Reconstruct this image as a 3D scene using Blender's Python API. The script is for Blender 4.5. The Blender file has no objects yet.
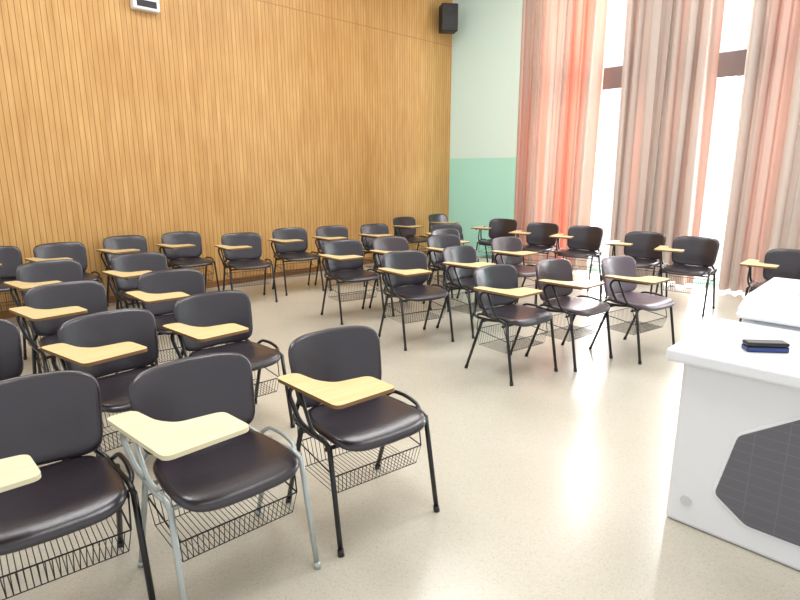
import bpy, bmesh, math, random
from mathutils import Vector, Matrix
random.seed(7)
scene=bpy.context.scene
COL=scene.collection
H=1.5; F=560.0; P=math.atan(128/560.0)
try:
    scene.view_settings.view_transform='Standard'
    scene.view_settings.look='None'
except Exception as e: print(e)

# ---------- camera ----------
cam=bpy.data.cameras.new('camera'); camo=bpy.data.objects.new('camera',cam); COL.objects.link(camo)
cam.sensor_width=36; cam.lens=36*F/800
camo.location=(0,0,H); camo.rotation_euler=(math.pi/2-P,0,-math.pi/4)
scene.camera=camo

# ---------- materials ----------
def srgb(r,g,b):
    f=lambda c:(c/255/12.92) if c/255<=.04045 else ((c/255+.055)/1.055)**2.4
    return (f(r),f(g),f(b),1)
def mat(name,col,rough=.5,metal=0,bump=0,bscale=80,var=0,vscale=(6,6,6),col2=None,spec=.5):
    m=bpy.data.materials.new(name); m.use_nodes=True; n=m.node_tree.nodes; l=m.node_tree.links
    b=n['Principled BSDF']; b.inputs['Base Color'].default_value=col
    b.inputs['Roughness'].default_value=rough; b.inputs['Metallic'].default_value=metal
    b.inputs['Specular IOR Level'].default_value=spec
    tc=n.new('ShaderNodeTexCoord')
    if bump:
        t=n.new('ShaderNodeTexNoise'); t.inputs['Scale'].default_value=bscale
        l.new(tc.outputs['Object'],t.inputs['Vector'])
        bp=n.new('ShaderNodeBump'); bp.inputs['Strength'].default_value=bump; bp.inputs['Distance'].default_value=.004
        l.new(t.outputs['Fac'],bp.inputs['Height']); l.new(bp.outputs['Normal'],b.inputs['Normal'])
    if col2:
        mp=n.new('ShaderNodeMapping'); mp.inputs['Scale'].default_value=vscale
        l.new(tc.outputs['Object'],mp.inputs['Vector'])
        t=n.new('ShaderNodeTexNoise'); t.inputs['Scale'].default_value=1; t.inputs['Detail'].default_value=5
        l.new(mp.outputs[0],t.inputs['Vector'])
        r=n.new('ShaderNodeValToRGB'); r.color_ramp.elements[0].position=.35; r.color_ramp.elements[1].position=.65
        r.color_ramp.elements[0].color=col; r.color_ramp.elements[1].color=col2
        l.new(t.outputs['Fac'],r.inputs[0]); l.new(r.outputs[0],b.inputs['Base Color'])
    return m
M_vinyl=mat('black_vinyl',srgb(38,31,38),.28,bump=.15,bscale=40,spec=.75)
M_vinyl2=mat('lit_vinyl',srgb(92,76,86),.34,bump=.12,bscale=60,spec=.7)  # light on the black vinyl put into the base colour as mauve-grey
M_vinyl3=mat('brown_reflection_vinyl',srgb(60,44,48),.3,bump=.12,bscale=60,spec=.7)  # reflections on the black seats put into the colour as a brown tint
M_steel=mat('black_steel',srgb(22,22,24),.3,spec=.5)
M_grey=mat('grey_steel',srgb(176,182,178),.32,metal=.35)
M_wire=mat('black_wire',srgb(34,32,34),.4)
M_wood=mat('tablet_laminate',srgb(206,184,132),.38,col2=srgb(216,195,148),vscale=(4,40,4))
M_pale=mat('pale_tablet_laminate',srgb(216,208,178),.4,col2=srgb(210,200,166),vscale=(4,40,4))
M_edge=mat('tablet_edge',srgb(126,92,56),.5)
M_white=mat('white_laminate',srgb(230,232,235),.3)
M_lgrey=mat('light_grey_plastic',srgb(190,195,202),.4)
M_dgrey=mat('vent_grey_plastic',srgb(168,172,178),.5)
M_black=mat('black_plastic',srgb(20,20,22),.4)
M_blue=mat('blue_plastic',srgb(40,64,130),.5)
M_bw=mat('crossbar_paint',srgb(92,82,80),.5)

def nodes(name,rough,spec=.5):
    m=bpy.data.materials.new(name); m.use_nodes=True; n=m.node_tree.nodes; l=m.node_tree.links
    b=n['Principled BSDF']; b.inputs['Roughness'].default_value=rough; b.inputs['Specular IOR Level'].default_value=spec
    tc=n.new('ShaderNodeTexCoord'); sp=n.new('ShaderNodeSeparateXYZ'); l.new(tc.outputs['Object'],sp.inputs[0])
    def mth(op,a,v=None,b2=None):
        x=n.new('ShaderNodeMath'); x.operation=op
        l.new(a,x.inputs[0])
        if b2 is not None: l.new(b2,x.inputs[1])
        elif v is not None: x.inputs[1].default_value=v
        return x.outputs[0]
    def mix(fac,a,bb):
        mx=n.new('ShaderNodeMix'); mx.data_type='RGBA'; l.new(fac,mx.inputs[0])
        for i,c in ((6,a),(7,bb)):
            if isinstance(c,tuple): mx.inputs[i].default_value=c
            else: l.new(c,mx.inputs[i])
        return mx.outputs[2]
    return m,n,l,b,tc,sp,mth,mix
def woodwall():
    m,n,l,b,tc,sp,mth,mix=nodes('slatted_wood',.42,.35)
    q=mth('DIVIDE',sp.outputs['X'],.056); fr=mth('FRACT',q); fl=mth('FLOOR',q)
    wn=n.new('ShaderNodeTexWhiteNoise'); wn.noise_dimensions='1D'; l.new(fl,wn.inputs['W'])
    mp=n.new('ShaderNodeMapping'); mp.inputs['Scale'].default_value=(14,1,1.6); l.new(tc.outputs['Object'],mp.inputs[0])
    nz=n.new('ShaderNodeTexNoise'); nz.inputs['Scale'].default_value=1.5; nz.inputs['Detail'].default_value=7; l.new(mp.outputs[0],nz.inputs['Vector'])
    n2=n.new('ShaderNodeTexNoise'); n2.inputs['Scale'].default_value=1.1; n2.inputs['Detail'].default_value=3; l.new(tc.outputs['Object'],n2.inputs['Vector'])
    fac=mth('ADD',mth('ADD',mth('MULTIPLY',nz.outputs['Fac'],.58),b2=mth('MULTIPLY',wn.outputs['Value'],.07)),b2=mth('MULTIPLY',n2.outputs['Fac'],.35))
    r=n.new('ShaderNodeValToRGB'); e=r.color_ramp.elements
    e[0].position=.32; e[0].color=srgb(184,138,78); e[1].position=.70; e[1].color=srgb(213,171,110)
    l.new(fac,r.inputs[0])
    g=mth('LESS_THAN',fr,.13)
    c=mix(g,r.outputs[0],srgb(152,106,58))
    sm=mth('LESS_THAN',mth('ABSOLUTE',mth('SUBTRACT',sp.outputs['Z'],3.68)),.007)
    c=mix(sm,c,srgb(172,128,76))
    l.new(c,b.inputs['Base Color'])
    bp=n.new('ShaderNodeBump'); bp.invert=True; bp.inputs['Strength'].default_value=.25; bp.inputs['Distance'].default_value=.008
    l.new(g,bp.inputs['Height']); l.new(bp.outputs[0],b.inputs['Normal'])
    return m
def greenwall():
    m,n,l,b,tc,sp,mth,mix=nodes('two_tone_paint',.5)
    l.new(mix(mth('LESS_THAN',sp.outputs['Z'],1.74),srgb(220,250,246),srgb(180,242,228)),b.inputs['Base Color']); return m
def panelmat():
    m,n,l,b,tc,sp,mth,mix=nodes('dark_grid_panel',.4)
    a=mth('LESS_THAN',mth('FRACT',mth('DIVIDE',sp.outputs['Z'],.042)),.06)
    c=mth('LESS_THAN',mth('FRACT',mth('DIVIDE',sp.outputs['Y'],.11)),.025)
    l.new(mix(mth('MAXIMUM',a,b2=c),srgb(99,98,105),srgb(114,113,120)),b.inputs['Base Color']); return m
def floormat():
    m,n,l,b,tc,sp,mth,mix=nodes('terrazzo',.2)
    v=n.new('ShaderNodeTexVoronoi'); v.inputs['Scale'].default_value=170; l.new(tc.outputs['Object'],v.inputs['Vector'])
    sx=n.new('ShaderNodeSeparateColor'); l.new(v.outputs['Color'],sx.inputs[0])
    r=n.new('ShaderNodeValToRGB'); e=r.color_ramp.elements
    e[0].position=0; e[0].color=srgb(179,172,157); e[1].position=1; e[1].color=srgb(194,189,175)
    e2=e.new(.12); e2.color=srgb(187,181,167); 
    l.new(sx.outputs[0],r.inputs[0])
    nz=n.new('ShaderNodeTexNoise'); nz.inputs['Scale'].default_value=.9; nz.inputs['Detail'].default_value=6; l.new(tc.outputs['Object'],nz.inputs['Vector'])
    r2=n.new('ShaderNodeValToRGB'); r2.color_ramp.elements[0].position=.3; r2.color_ramp.elements[0].color=(.94,.93,.90,1); r2.color_ramp.elements[1].position=.7; r2.color_ramp.elements[1].color=(1,1,1,1)
    l.new(nz.outputs['Fac'],r2.inputs[0])
    mx=n.new('ShaderNodeMix'); mx.data_type='RGBA'; mx.blend_type='MULTIPLY'; mx.inputs[0].default_value=1
    l.new(r.outputs[0],mx.inputs[6]); l.new(r2.outputs[0],mx.inputs[7]); l.new(mx.outputs[2],b.inputs['Base Color'])
    mr=n.new('ShaderNodeMapRange'); mr.inputs[3].default_value=.18; mr.inputs[4].default_value=.26; l.new(nz.outputs['Fac'],mr.inputs[0]); l.new(mr.outputs[0],b.inputs['Roughness'])
    return m
def curtainmat(name,front,front2,back,fac):
    m=bpy.data.materials.new(name); m.use_nodes=True; n=m.node_tree.nodes; l=m.node_tree.links
    out=n['Material Output']; b=n['Principled BSDF']; b.inputs['Roughness'].default_value=.8
    tc=n.new('ShaderNodeTexCoord'); mp=n.new('ShaderNodeMapping'); mp.inputs['Scale'].default_value=(1,3.6,.1); l.new(tc.outputs['Object'],mp.inputs[0])
    nz=n.new('ShaderNodeTexNoise'); nz.inputs['Scale'].default_value=1.6; nz.inputs['Detail'].default_value=2; l.new(mp.outputs[0],nz.inputs['Vector'])
    r=n.new('ShaderNodeValToRGB'); r.color_ramp.elements[0].position=.44; r.color_ramp.elements[1].position=.6
    r.color_ramp.elements[0].color=front; r.color_ramp.elements[1].color=front2
    l.new(nz.outputs['Fac'],r.inputs[0]); l.new(r.outputs[0],b.inputs['Base Color'])
    b.inputs['Specular IOR Level'].default_value=.2
    t=n.new('ShaderNodeBsdfTranslucent')
    r3=n.new('ShaderNodeValToRGB'); r3.color_ramp.elements[0].position=.42; r3.color_ramp.elements[1].position=.6
    r3.color_ramp.elements[0].color=srgb(210,180,162); r3.color_ramp.elements[1].color=back
    l.new(nz.outputs['Fac'],r3.inputs[0]); l.new(r3.outputs[0],t.inputs['Color'])
    mx=n.new('ShaderNodeMixShader'); mx.inputs[0].default_value=fac
    l.new(b.outputs[0],mx.inputs[1]); l.new(t.outputs[0],mx.inputs[2]); l.new(mx.outputs[0],out.inputs['Surface'])
    return m
def glassmat():
    m=bpy.data.materials.new('window_glass'); m.use_nodes=True; n=m.node_tree.nodes; l=m.node_tree.links
    out=n['Material Output']; n.remove(n['Principled BSDF'])
    t=n.new('ShaderNodeBsdfTransparent'); g=n.new('ShaderNodeBsdfGlossy'); g.inputs['Roughness'].default_value=.02
    mx=n.new('ShaderNodeMixShader'); mx.inputs[0].default_value=.05
    l.new(t.outputs[0],mx.inputs[1]); l.new(g.outputs[0],mx.inputs[2]); l.new(mx.outputs[0],out.inputs['Surface']); return m
M_ww=woodwall(); M_gw=greenwall(); M_fl=floormat(); M_gl=glassmat(); M_panel=panelmat()
M_cur=curtainmat('coral_backlit_fabric',srgb(196,176,164),srgb(208,150,132),srgb(238,146,120),.09)  # salmon streaks in the base colour imitate daylight glowing through the cloth
M_cur2=curtainmat('beige_curtain_fabric',srgb(182,170,162),srgb(194,164,152),srgb(222,164,144),.045)
M_ceil=mat('ceiling_paint',srgb(235,235,230),.7)

# ---------- mesh helpers ----------
def obj_from_bm(name,bm,mats,smooth=False,parent=None):
    bmesh.ops.recalc_face_normals(bm,faces=bm.faces)
    me=bpy.data.meshes.new(name); bm.to_mesh(me); bm.free()
    for m in (mats if isinstance(mats,(list,tuple)) else [mats]): me.materials.append(m)
    if smooth:
        for p in me.polygons: p.use_smooth=True
    o=bpy.data.objects.new(name,me); COL.objects.link(o)
    if parent: o.parent=parent
    return o
def box(bm,x0,x1,y0,y1,z0,z1,mi=0,bev=0,seg=2):
    vs=[bm.verts.new((x,y,z)) for x in (x0,x1) for y in (y0,y1) for z in (z0,z1)]
    idx=[(0,1,3,2),(4,6,7,5),(0,4,5,1),(2,3,7,6),(0,2,6,4),(1,5,7,3)]
    fs=[bm.faces.new([vs[i] for i in f]) for f in idx]
    for f in fs: f.material_index=mi
    if bev:
        es=list({e for f in fs for e in f.edges})
        bmesh.ops.bevel(bm,geom=es,offset=bev,segments=seg,affect='EDGES',profile=.5)
def fillet(pts,r,n=5):
    pts=[Vector(p) for p in pts]; out=[pts[0]]
    for i in range(1,len(pts)-1):
        a,b,c=pts[i-1],pts[i],pts[i+1]
        d1=(a-b); d2=(c-b); rr=min(r,d1.length*.48,d2.length*.48)
        p1=b+d1.normalized()*rr; p2=b+d2.normalized()*rr
        for k in range(n+1):
            t=k/n; out.append(p1*(1-t)**2+b*2*t*(1-t)+p2*t*t)
    out.append(pts[-1]); return out
def tube(bm,pts,r,seg=8,closed=False):
    pts=[Vector(p) for p in pts]; n=len(pts); rings=[]; up=None
    for i,p in enumerate(pts):
        if closed: d=(pts[(i+1)%n]-pts[i-1]).normalized()
        else: d=(pts[min(i+1,n-1)]-pts[max(i-1,0)]).normalized()
        if up is None:
            up=Vector((0,0,1)) if abs(d.z)<.9 else Vector((1,0,0))
        up=(up-d*up.dot(d)).normalized(); s=d.cross(up)
        rr=r[i] if isinstance(r,(list,tuple)) else r
        rings.append([bm.verts.new(p+(up*math.cos(2*math.pi*k/seg)+s*math.sin(2*math.pi*k/seg))*rr) for k in range(seg)])
    m=n if closed else n-1
    for i in range(m):
        A,B=rings[i],rings[(i+1)%n]
        for k in range(seg): bm.faces.new((A[k],A[(k+1)%seg],B[(k+1)%seg],B[k]))
    if not closed:
        bm.faces.new(rings[0][::-1]); bm.faces.new(rings[-1])
def pad(w,d,t,expo,fn,nseg=56):
    bm=bmesh.new()
    prof=[(.25,.5),(.5,.5),(.7,.49),(.88,.47),(.955,.38),(.985,.2),(1,0),(.985,-.22),(.94,-.4),(.8,-.48),(.4,-.5)]
    def pt(s,z,k):
        a=2*math.pi*k/nseg; c,sn=math.cos(a),math.sin(a)
        x=math.copysign(abs(c)**(2/expo),c)*w/2*s; y=math.copysign(abs(sn)**(2/expo),sn)*d/2*s
        return fn(x,y,z*t)
    rings=[[bm.verts.new(pt(s,z,k)) for k in range(nseg)] for s,z in prof]
    for A,B in zip(rings,rings[1:]):
        for k in range(nseg): bm.faces.new((A[k],A[(k+1)%nseg],B[(k+1)%nseg],B[k]))
    c1=bm.verts.new(fn(0,0,t*.5)); c2=bm.verts.new(fn(0,0,-t*.5))
    for k in range(nseg):
        bm.faces.new((c1,rings[0][(k+1)%nseg],rings[0][k])); bm.faces.new((c2,rings[-1][k],rings[-1][(k+1)%nseg]))
    return bm
def prism(bm,poly,z0,z1,mi_top=0,mi_side=0):
    a=[bm.verts.new((x,y,z0)) for x,y in poly]; b=[bm.verts.new((x,y,z1)) for x,y in poly]
    f=bm.faces.new(b); f.material_index=mi_top; f=bm.faces.new(a[::-1]); f.material_index=mi_side
    n=len(poly)
    for i in range(n):
        f=bm.faces.new((a[i],a[(i+1)%n],b[(i+1)%n],b[i])); f.material_index=mi_side
def roundpoly(poly,r,n=5):
    out=[]; N=len(poly)
    for i in range(N):
        a,b,c=Vector(poly[i-1]),Vector(poly[i]),Vector(poly[(i+1)%N])
        d1,d2=a-b,c-b; rr=min(r,d1.length*.45,d2.length*.45)
        p1=b+d1.normalized()*rr; p2=b+d2.normalized()*rr
        for k in range(n+1):
            t=k/n; out.append(tuple(p1*(1-t)**2+b*2*t*(1-t)+p2*t*t))
    return out

# ---------- chair template ----------
def make_chair(frame_mat,tab_mat,vinyl):
    root=bpy.data.objects.new('tablet_arm_chair',None); root.empty_display_size=.2; COL.objects.link(root)
    def fs(x,y,z):
        zz=.444+z
        if y<-.12: zz-=(abs(y)-.12)**2*2.0
        if y>.1: zz+=(y-.1)**2*1.2
        zz+=x*x*.25-.003
        xx=x*(1-.10*max(0,y)/.22)
        return (xx,y-.02,zz)
    obj_from_bm('seat',pad(.46,.425,.040,5.0,fs),vinyl,True,root)
    def fb(x,y,z):
        sx=1+.05*(y/.15)
        X=x*sx
        return (X,.238-z-1.0*X*X+y*.24,.63+y+ -.10*X*X)
    obj_from_bm('backrest',pad(.47,.32,.034,5.4,fb),vinyl,True,root)
    bm=bmesh.new()
    for s in (-1,1):
        tube(bm,fillet([(s*.15,.265,.64),(s*.17,.245,.50),(s*.232,.20,.428),(s*.243,.02,.432),(s*.245,-.10,.452),(s*.246,-.150,.43)],.05),.0108)
        # curved bracket beside the seat
        tube(bm,fillet([(s*.243,.16,.432),(s*.262,.12,.468),(s*.266,.02,.474),(s*.262,-.07,.462),(s*.245,-.105,.444)],.04),.009)
    tube(bm,[(-.240,.10,.408),(.240,.10,.408)],.009); tube(bm,[(-.240,-.10,.408),(.240,-.10,.408)],.009)
    obj_from_bm('frame',bm,frame_mat,True,root)
    for (s,y0,z0,y1) in ((-1,-.145,.44,-.225),(1,-.145,.44,-.225),(-1,.09,.435,.25),(1,.09,.435,.25)):
        bm=bmesh.new()
        a=Vector((s*.246,y0,z0)); b=Vector((s*.252,y1,.0))
        tube(bm,[a,a.lerp(b,.5),b],.0112)
        c=a.lerp(b,.94); tube(bm,[c,b],.0140)
        obj_from_bm('leg',bm,frame_mat,True,root)
    poly=[(-.345,.115),(-.25,.115),(-.225,-.02),(-.18,-.085),(-.025,-.10),(-.008,-.275),(-.295,-.295)]
    bm=bmesh.new(); prism(bm,roundpoly(poly,.032,6),.662,.677,0,1)
    obj_from_bm('writing_tablet',bm,[tab_mat,M_edge if tab_mat is M_wood else tab_mat],False,root)
    bm=bmesh.new()
    tube(bm,fillet([(-.262,.02,.465),(-.285,.03,.50),(-.31,.07,.61),(-.305,.04,.651),(-.24,-.22,.651)],.05),.010)
    tube(bm,fillet([(-.258,-.08,.455),(-.28,-.06,.50),(-.295,.0,.645)],.03),.008)
    tube(bm,[(-.27,-.14,.653),(-.06,-.19,.653)],.008)
    obj_from_bm('tablet_arm',bm,frame_mat,True,root)
    bm=bmesh.new()
    zt,zb=.33,.21
    N=24; xs=[-.225+.45*i/(N-1) for i in range(N)]
    for x in xs:
        tube(bm,[(x,.17,zt),(x*.95,.15,zb),(x*.95,-.12,zb),(x,-.14,zt-.03)],.0017,4)
    for (y,z,k) in ((.17,zt,1),(-.14,zt-.03,1)): tube(bm,[(-.225*k,y,z),(.225*k,y,z)],.0032,6)
    for y in (.15,-.12): tube(bm,[(-.214,y,zb),(.214,y,zb)],.0024,4)
    for s in (-1,1):
        tube(bm,[(s*.225,.17,zt),(s*.225,-.14,zt-.03)],.0032,6)
        tube(bm,[(s*.225,.17,zt),(s*.235,.15,.415)],.0032,6); tube(bm,[(s*.225,-.14,zt-.03),(s*.238,-.10,.43)],.0032,6)
    obj_from_bm('book_basket',bm,M_wire,False,root)
    return root
def dup(root):
    r=root.copy(); COL.objects.link(r)
    for c in root.children:
        k=c.copy(); COL.objects.link(k); k.parent=r
    return r

# floor position x, y, turn in degrees, kind, writing tablet raise
chairs=[
(1.50,1.74,-8,'std',0),(0.34,2.02,-6,'pale',-.02),(0.87,1.80,-3,'grey',.02),(1.51,2.90,-3,'std',0),(0.92,2.83,3,'std',.035),(0.34,3.09,3,'std',0),
(0.99,3.88,0,'std',.02),(1.66,3.88,-8,'std',.01),(1.17,5.02,0,'std',0),(1.58,6.32,0,'std',0),(1.02,6.42,0,'std',0),(1.86,4.98,-3,'std',0),
(2.29,6.52,0,'std',0),(2.92,6.49,-4,'std',0),(3.34,5.87,-14,'std',0),(4.11,5.98,-12,'std',0),(4.67,5.81,-12,'std',0),(5.30,5.63,-8,'std',0),(6.50,6.21,-4,'std',0),(7.40,6.26,0,'std',0),
(3.73,4.43,-12,'std',0),(3.59,3.38,-14,'std',0),(4.32,4.31,-10,'brown',0),(5.46,4.46,-8,'std',0),(4.26,3.24,-4,'std',0),(5.21,3.36,-10,'brown',0),
(3.53,2.30,-8,'std',0),(4.12,2.13,-6,'brown',0),(4.66,1.83,-10,'lit',0),
(7.11,5.02,-82,'std',0),(6.92,4.21,-82,'std',0),(6.91,3.56,-84,'std',0),(6.71,2.69,-86,'std',0),(6.57,2.07,-86,'std',0),(6.08,1.08,-94,'std',0),
(5.98,4.98,-30,'std',0),(4.90,4.02,-12,'std',0)]
T={'std':make_chair(M_steel,M_wood,M_vinyl)}
T['pale']=make_chair(M_steel,M_pale,M_vinyl); T['grey']=make_chair(M_grey,M_pale,M_vinyl); T['lit']=make_chair(M_steel,M_wood,M_vinyl2); T['brown']=make_chair(M_steel,M_wood,M_vinyl3)
LB={'std':'black padded student chair with folding tan wooden writing tablet','pale':'black padded chair with pale yellow writing tablet','grey':'black padded chair with silver grey steel legs and cream tablet','lit':'black padded chair with mauve light painted in and tan writing tablet','brown':'black padded student chair with brown reflection painted in and tan writing tablet'}
used={}; allc=[]
for (x,y,yaw,k,dz) in chairs:
    r=T[k] if k not in used else dup(T[k]); used[k]=1
    r.location=(x,y,0); r.rotation_euler=(0,0,math.radians(yaw))
    r['category']='chair'; r['group']='student tablet-arm chairs'; r['label']=LB[k]
    allc.append((r,dz))
for r,dz in allc:
    for c in r.children:
        if c.name.startswith('writing_tablet') or c.name.startswith('tablet_arm'): c.location=(0,0,dz)

# ---------- room ----------
WX,WY=8.26,6.95; X0,Y0=-3.0,-3.0; CH=5.0
def struct(o): o['kind']='structure'; return o
bm=bmesh.new(); box(bm,X0,WX+.3,Y0,WY+.2,-.1,0); struct(obj_from_bm('floor',bm,M_fl))
bm=bmesh.new(); box(bm,X0,WX+.3,Y0,WY+.2,CH,CH+.1); struct(obj_from_bm('ceiling',bm,M_ceil))
bm=bmesh.new(); box(bm,X0,WX+.3,WY,WY+.2,0,CH); struct(obj_from_bm('wall_back',bm,M_ww))
wins=[(3.3,4.95),(1.55,3.0),(-.2,1.25)]; SZ,TZ=.04,4.7
bm=bmesh.new(); ys=[WY]+[v for w in wins for v in (w[1],w[0])]+[Y0]
for i in range(0,len(ys),2): box(bm,WX,WX+.3,ys[i+1],ys[i],0,CH)
for (a,b) in wins: box(bm,WX,WX+.3,a,b,0,SZ); box(bm,WX,WX+.3,a,b,TZ,CH)
struct(obj_from_bm('wall_window_side',bm,M_gw))
for i,(a,b) in enumerate(wins):
    bm=bmesh.new(); x0,x1=WX+.06,WX+.14
    box(bm,x0,x1,a,a+.06,SZ,TZ,0); box(bm,x0,x1,b-.06,b,SZ,TZ,0); box(bm,x0,x1,a+.06,b-.06,SZ,SZ+.06,0); box(bm,x0,x1,a+.06,b-.06,TZ-.06,TZ,0)
    box(bm,x0-.02,x1,a+.06,b-.06,2.68,2.98,1)
    box(bm,x0,x1,(a+b)/2-.03,(a+b)/2+.03,SZ+.06,2.68,0)
    box(bm,WX+.095,WX+.10,a+.06,b-.06,SZ+.06,2.68,2); box(bm,WX+.095,WX+.10,a+.06,b-.06,2.98,TZ-.06,2)
    struct(obj_from_bm('window_%d'%(i+1),bm,[M_white,M_bw,M_gl]))
bm=bmesh.new(); box(bm,X0,WX,WY-.015,WY,0,.08); struct(obj_from_bm('baseboard_back',bm,mat('base_brown',srgb(140,96,54),.5)))

# ---------- curtains ----------
def curtain(y0,y1,x,ph,folds,m,name='curtain'):
    bm=bmesh.new(); ny=240; nz=26; z0,z1=.03,4.78; g=[]
    rnd=random.Random(int(ph*100)); ps=[rnd.uniform(0,6.28) for _ in range(6)]
    for j in range(nz+1):
        w=j/nz; z=z0+(z1-z0)*w; row=[]
        for i in range(ny+1):
            s=i/ny
            yy=y0+(y1-y0)*s+.02*math.sin(3*s*6.28+ps[0]+w*2)
            a=2*math.pi*folds*s+.9*math.sin(2*math.pi*s*1.7+ps[1])+.35*math.sin(w*3+ps[2])
            amp=.072+.022*math.sin(5*s+ps[3])
            xx=x+amp*math.sin(a)*(1+.15*math.sin(w*4+s*5))+.012*math.sin(2.3*a+ps[4]+w)
            yy+=.018*math.sin(2*a+ps[5])
            row.append(bm.verts.new((xx,yy,z)))
        g.append(row)
    for j in range(nz):
        for i in range(ny): bm.faces.new((g[j][i],g[j][i+1],g[j+1][i+1],g[j+1][i]))
    return obj_from_bm(name,bm,m,True)
for (a,b,ph,n,m,lab) in ((3.93,5.25,1.1,8,M_cur,'coral pink backlit fabric curtain in deep folds'),(2.47,3.60,2.2,7,M_cur2,'dusty beige pink fabric curtain between two windows'),(.75,2.14,3.3,8,M_cur2,'beige pink floor-length curtain hanging in soft folds')):
    o=curtain(a,b,7.93,ph,n,m)
    o['label']=lab; o['category']='curtain'; o['group']='window curtains'
bm=bmesh.new(); tube(bm,[(7.93,.4,4.8),(7.93,5.5,4.8)],.02,10)
for y in (.5,2.2,3.75,5.4): tube(bm,[(7.93,y,4.8),(WX,y,4.8)],.012,8)
o=obj_from_bm('curtain_rod',bm,M_grey,True); o['label']='long metal curtain rod fixed above the windows'; o['category']='curtain rod'

# ---------- teacher desk ----------
root=bpy.data.objects.new('teacher_desk',None); COL.objects.link(root); root.location=(2.40,0,0)
root['label']='white laminate lectern desk with dark faceted side panel'; root['category']='desk'
bm=bmesh.new(); box(bm,0,.62,-.735,.735,0,.735,0,.02,3); obj_from_bm('desk_body',bm,M_white,False,root)
bm=bmesh.new(); box(bm,-.05,.645,-.78,.79,.735,.79,0,.012,3); obj_from_bm('desktop',bm,M_white,False,root)
# raised equipment console standing behind the desktop
bm=bmesh.new(); box(bm,.65,1.36,-.72,.70,0,.80,0,.03,4); obj_from_bm('console_body',bm,M_white,False,root)
prof=roundpoly([(.640,.802),(.640,.845),(.78,.895),(1.38,.915),(1.38,.802)],.04,6)
bm=bmesh.new(); a=[bm.verts.new((x,-.735,z)) for x,z in prof]; b=[bm.verts.new((x,.715,z)) for x,z in prof]
fa=bm.faces.new(a); fb_=bm.faces.new(b[::-1])
for i in range(len(prof)): bm.faces.new((a[i],a[(i+1)%len(prof)],b[(i+1)%len(prof)],b[i]))
bmesh.ops.bevel(bm,geom=list(fa.edges)+list(fb_.edges),offset=.014,segments=4,affect='EDGES')
obj_from_bm('console_lid',bm,M_white,False,root)
def sl(x): return .895+(x-.78)*(.02/.60)
def inset(x0,x1,y0,y1,r,d,m,name):
    bm=bmesh.new(); pp=roundpoly([(x0,y0),(x1,y0),(x1,y1),(x0,y1)],r,5)
    a=[bm.verts.new((x,y,sl(x)+.0005)) for x,y in pp]; b=[bm.verts.new((x,y,sl(x)+d)) for x,y in pp]
    bm.faces.new(b)
    for i in range(len(pp)): bm.faces.new((a[i],a[(i+1)%len(pp)],b[(i+1)%len(pp)],b[i]))
    obj_from_bm(name,bm,m,False,root)
inset(.88,1.30,-.60,.58,.07,.003,M_lgrey,'console_inset')
inset(.91,1.27,-.56,.54,.07,.018,M_white,'console_hatch')
bm=bmesh.new(); box(bm,.648,.6495,-.66,.64,.793,.7985,0); obj_from_bm('console_slot',bm,M_dgrey,False,root)
def hexpanel(sc,x0,x1,m,name):
    hexp=[(.555,.20),(.50,.48),(.28,.635),(-.28,.635),(-.50,.48),(-.555,.20),(-.43,.11),(.43,.11)]
    bm=bmesh.new()
    pp=[(y*sc,.36+(z-.36)*(1+(sc-1)*1.8)) for y,z in roundpoly(hexp,.02,3)]
    a=[bm.verts.new((x0,y,z)) for y,z in pp]; b=[bm.verts.new((x1,y*.99,.36+(z-.36)*.98)) for y,z in pp]
    bm.faces.new(b)
    for i in range(len(pp)): bm.faces.new((a[i],a[(i+1)%len(pp)],b[(i+1)%len(pp)],b[i]))
    obj_from_bm(name,bm,m,False,root)
hexpanel(1.0,-.004,-.009,M_panel,'side_panel')
hexpanel(1.02,-.0005,-.006,M_white,'panel_rim')
bm=bmesh.new(); tube(bm,[(0,.655,.12),(-.006,.655,.12)],.024,24); obj_from_bm('cable_cap',bm,mat('cap_white',srgb(205,205,205),.4),False,root)

bm=bmesh.new(); box(bm,-.08,.08,-.028,.028,0,.022,1,.004); box(bm,-.08,.08,-.028,.028,.0222,.040,0,.007,3)
o=obj_from_bm('board_eraser',bm,[M_black,M_blue]); o.location=(2.59,.49,.791); o.rotation_euler=(0,0,-math.pi/4-.1)
o['label']='black and blue whiteboard eraser lying on white desk'; o['category']='eraser'

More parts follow.
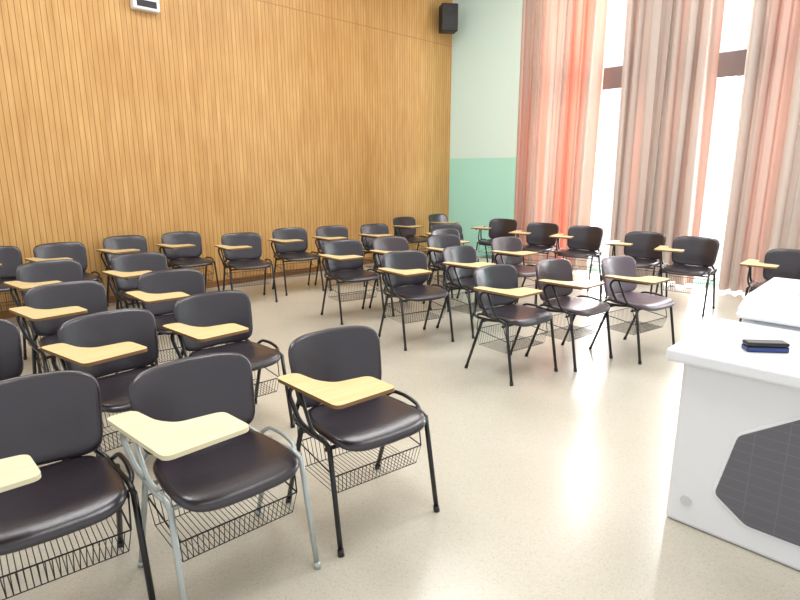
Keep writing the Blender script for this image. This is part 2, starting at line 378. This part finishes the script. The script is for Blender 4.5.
# ---------- speaker and wall device ----------
root=bpy.data.objects.new('wall_speaker',None); COL.objects.link(root); root.location=(7.88,6.72,3.82); root.rotation_euler=(0,0,-math.radians(35))
root['label']='black box loudspeaker mounted high in the room corner'; root['category']='speaker'
bm=bmesh.new(); box(bm,-.14,.14,-.12,.12,0,.43,0,.015,3); obj_from_bm('speaker_cabinet',bm,M_black,False,root)
bm=bmesh.new(); tube(bm,[(0,-.12,.15),(0,-.126,.15)],.09,28); tube(bm,[(0,-.12,.33),(0,-.126,.33)],.045,24); obj_from_bm('speaker_driver',bm,M_wire,False,root)
bm=bmesh.new(); tube(bm,[(0,.11,.2),(.0,.27,.2)],.02,8); obj_from_bm('wall_bracket',bm,M_black,False,root)
root=bpy.data.objects.new('wall_display',None); COL.objects.link(root); root.location=(2.84,WY-.001,3.27)
root['label']='small white electronic box mounted high on wood wall'; root['category']='wall device'
bm=bmesh.new(); box(bm,-.15,.15,-.1,0,0,.32,0,.015,3); obj_from_bm('device_housing',bm,M_white,False,root)
bm=bmesh.new(); box(bm,-.11,.11,-.104,-.1005,.03,.10,0,.001,1); obj_from_bm('device_screen',bm,M_black,False,root)

# ---------- lights ----------
w=bpy.data.worlds.new('world'); scene.world=w; w.use_nodes=True
w.node_tree.nodes['Background'].inputs[0].default_value=(.94,.96,1,1); w.node_tree.nodes['Background'].inputs[1].default_value=1.15
def area(name,loc,rot,sx,sy,power,col=(1,1,1)):
    L=bpy.data.lights.new(name,'AREA'); L.shape='RECTANGLE'; L.size=sx; L.size_y=sy; L.energy=power; L.color=col
    o=bpy.data.objects.new(name,L); o.location=loc; o.rotation_euler=rot; COL.objects.link(o)
area('sky_light',(9.6,2.5,2.8),(0,math.radians(90),0),5,8,2900,(.98,.98,1))
for (x,y) in ((1.5,4.2),(5.2,4.2),(1.5,.8),(5.2,.8)):
    area('added_ceiling_fill',(x,y,4.9),(0,0,0),1.6,1.6,95,(.99,.99,1))  # unseen overhead fill, added to brighten the room and walls
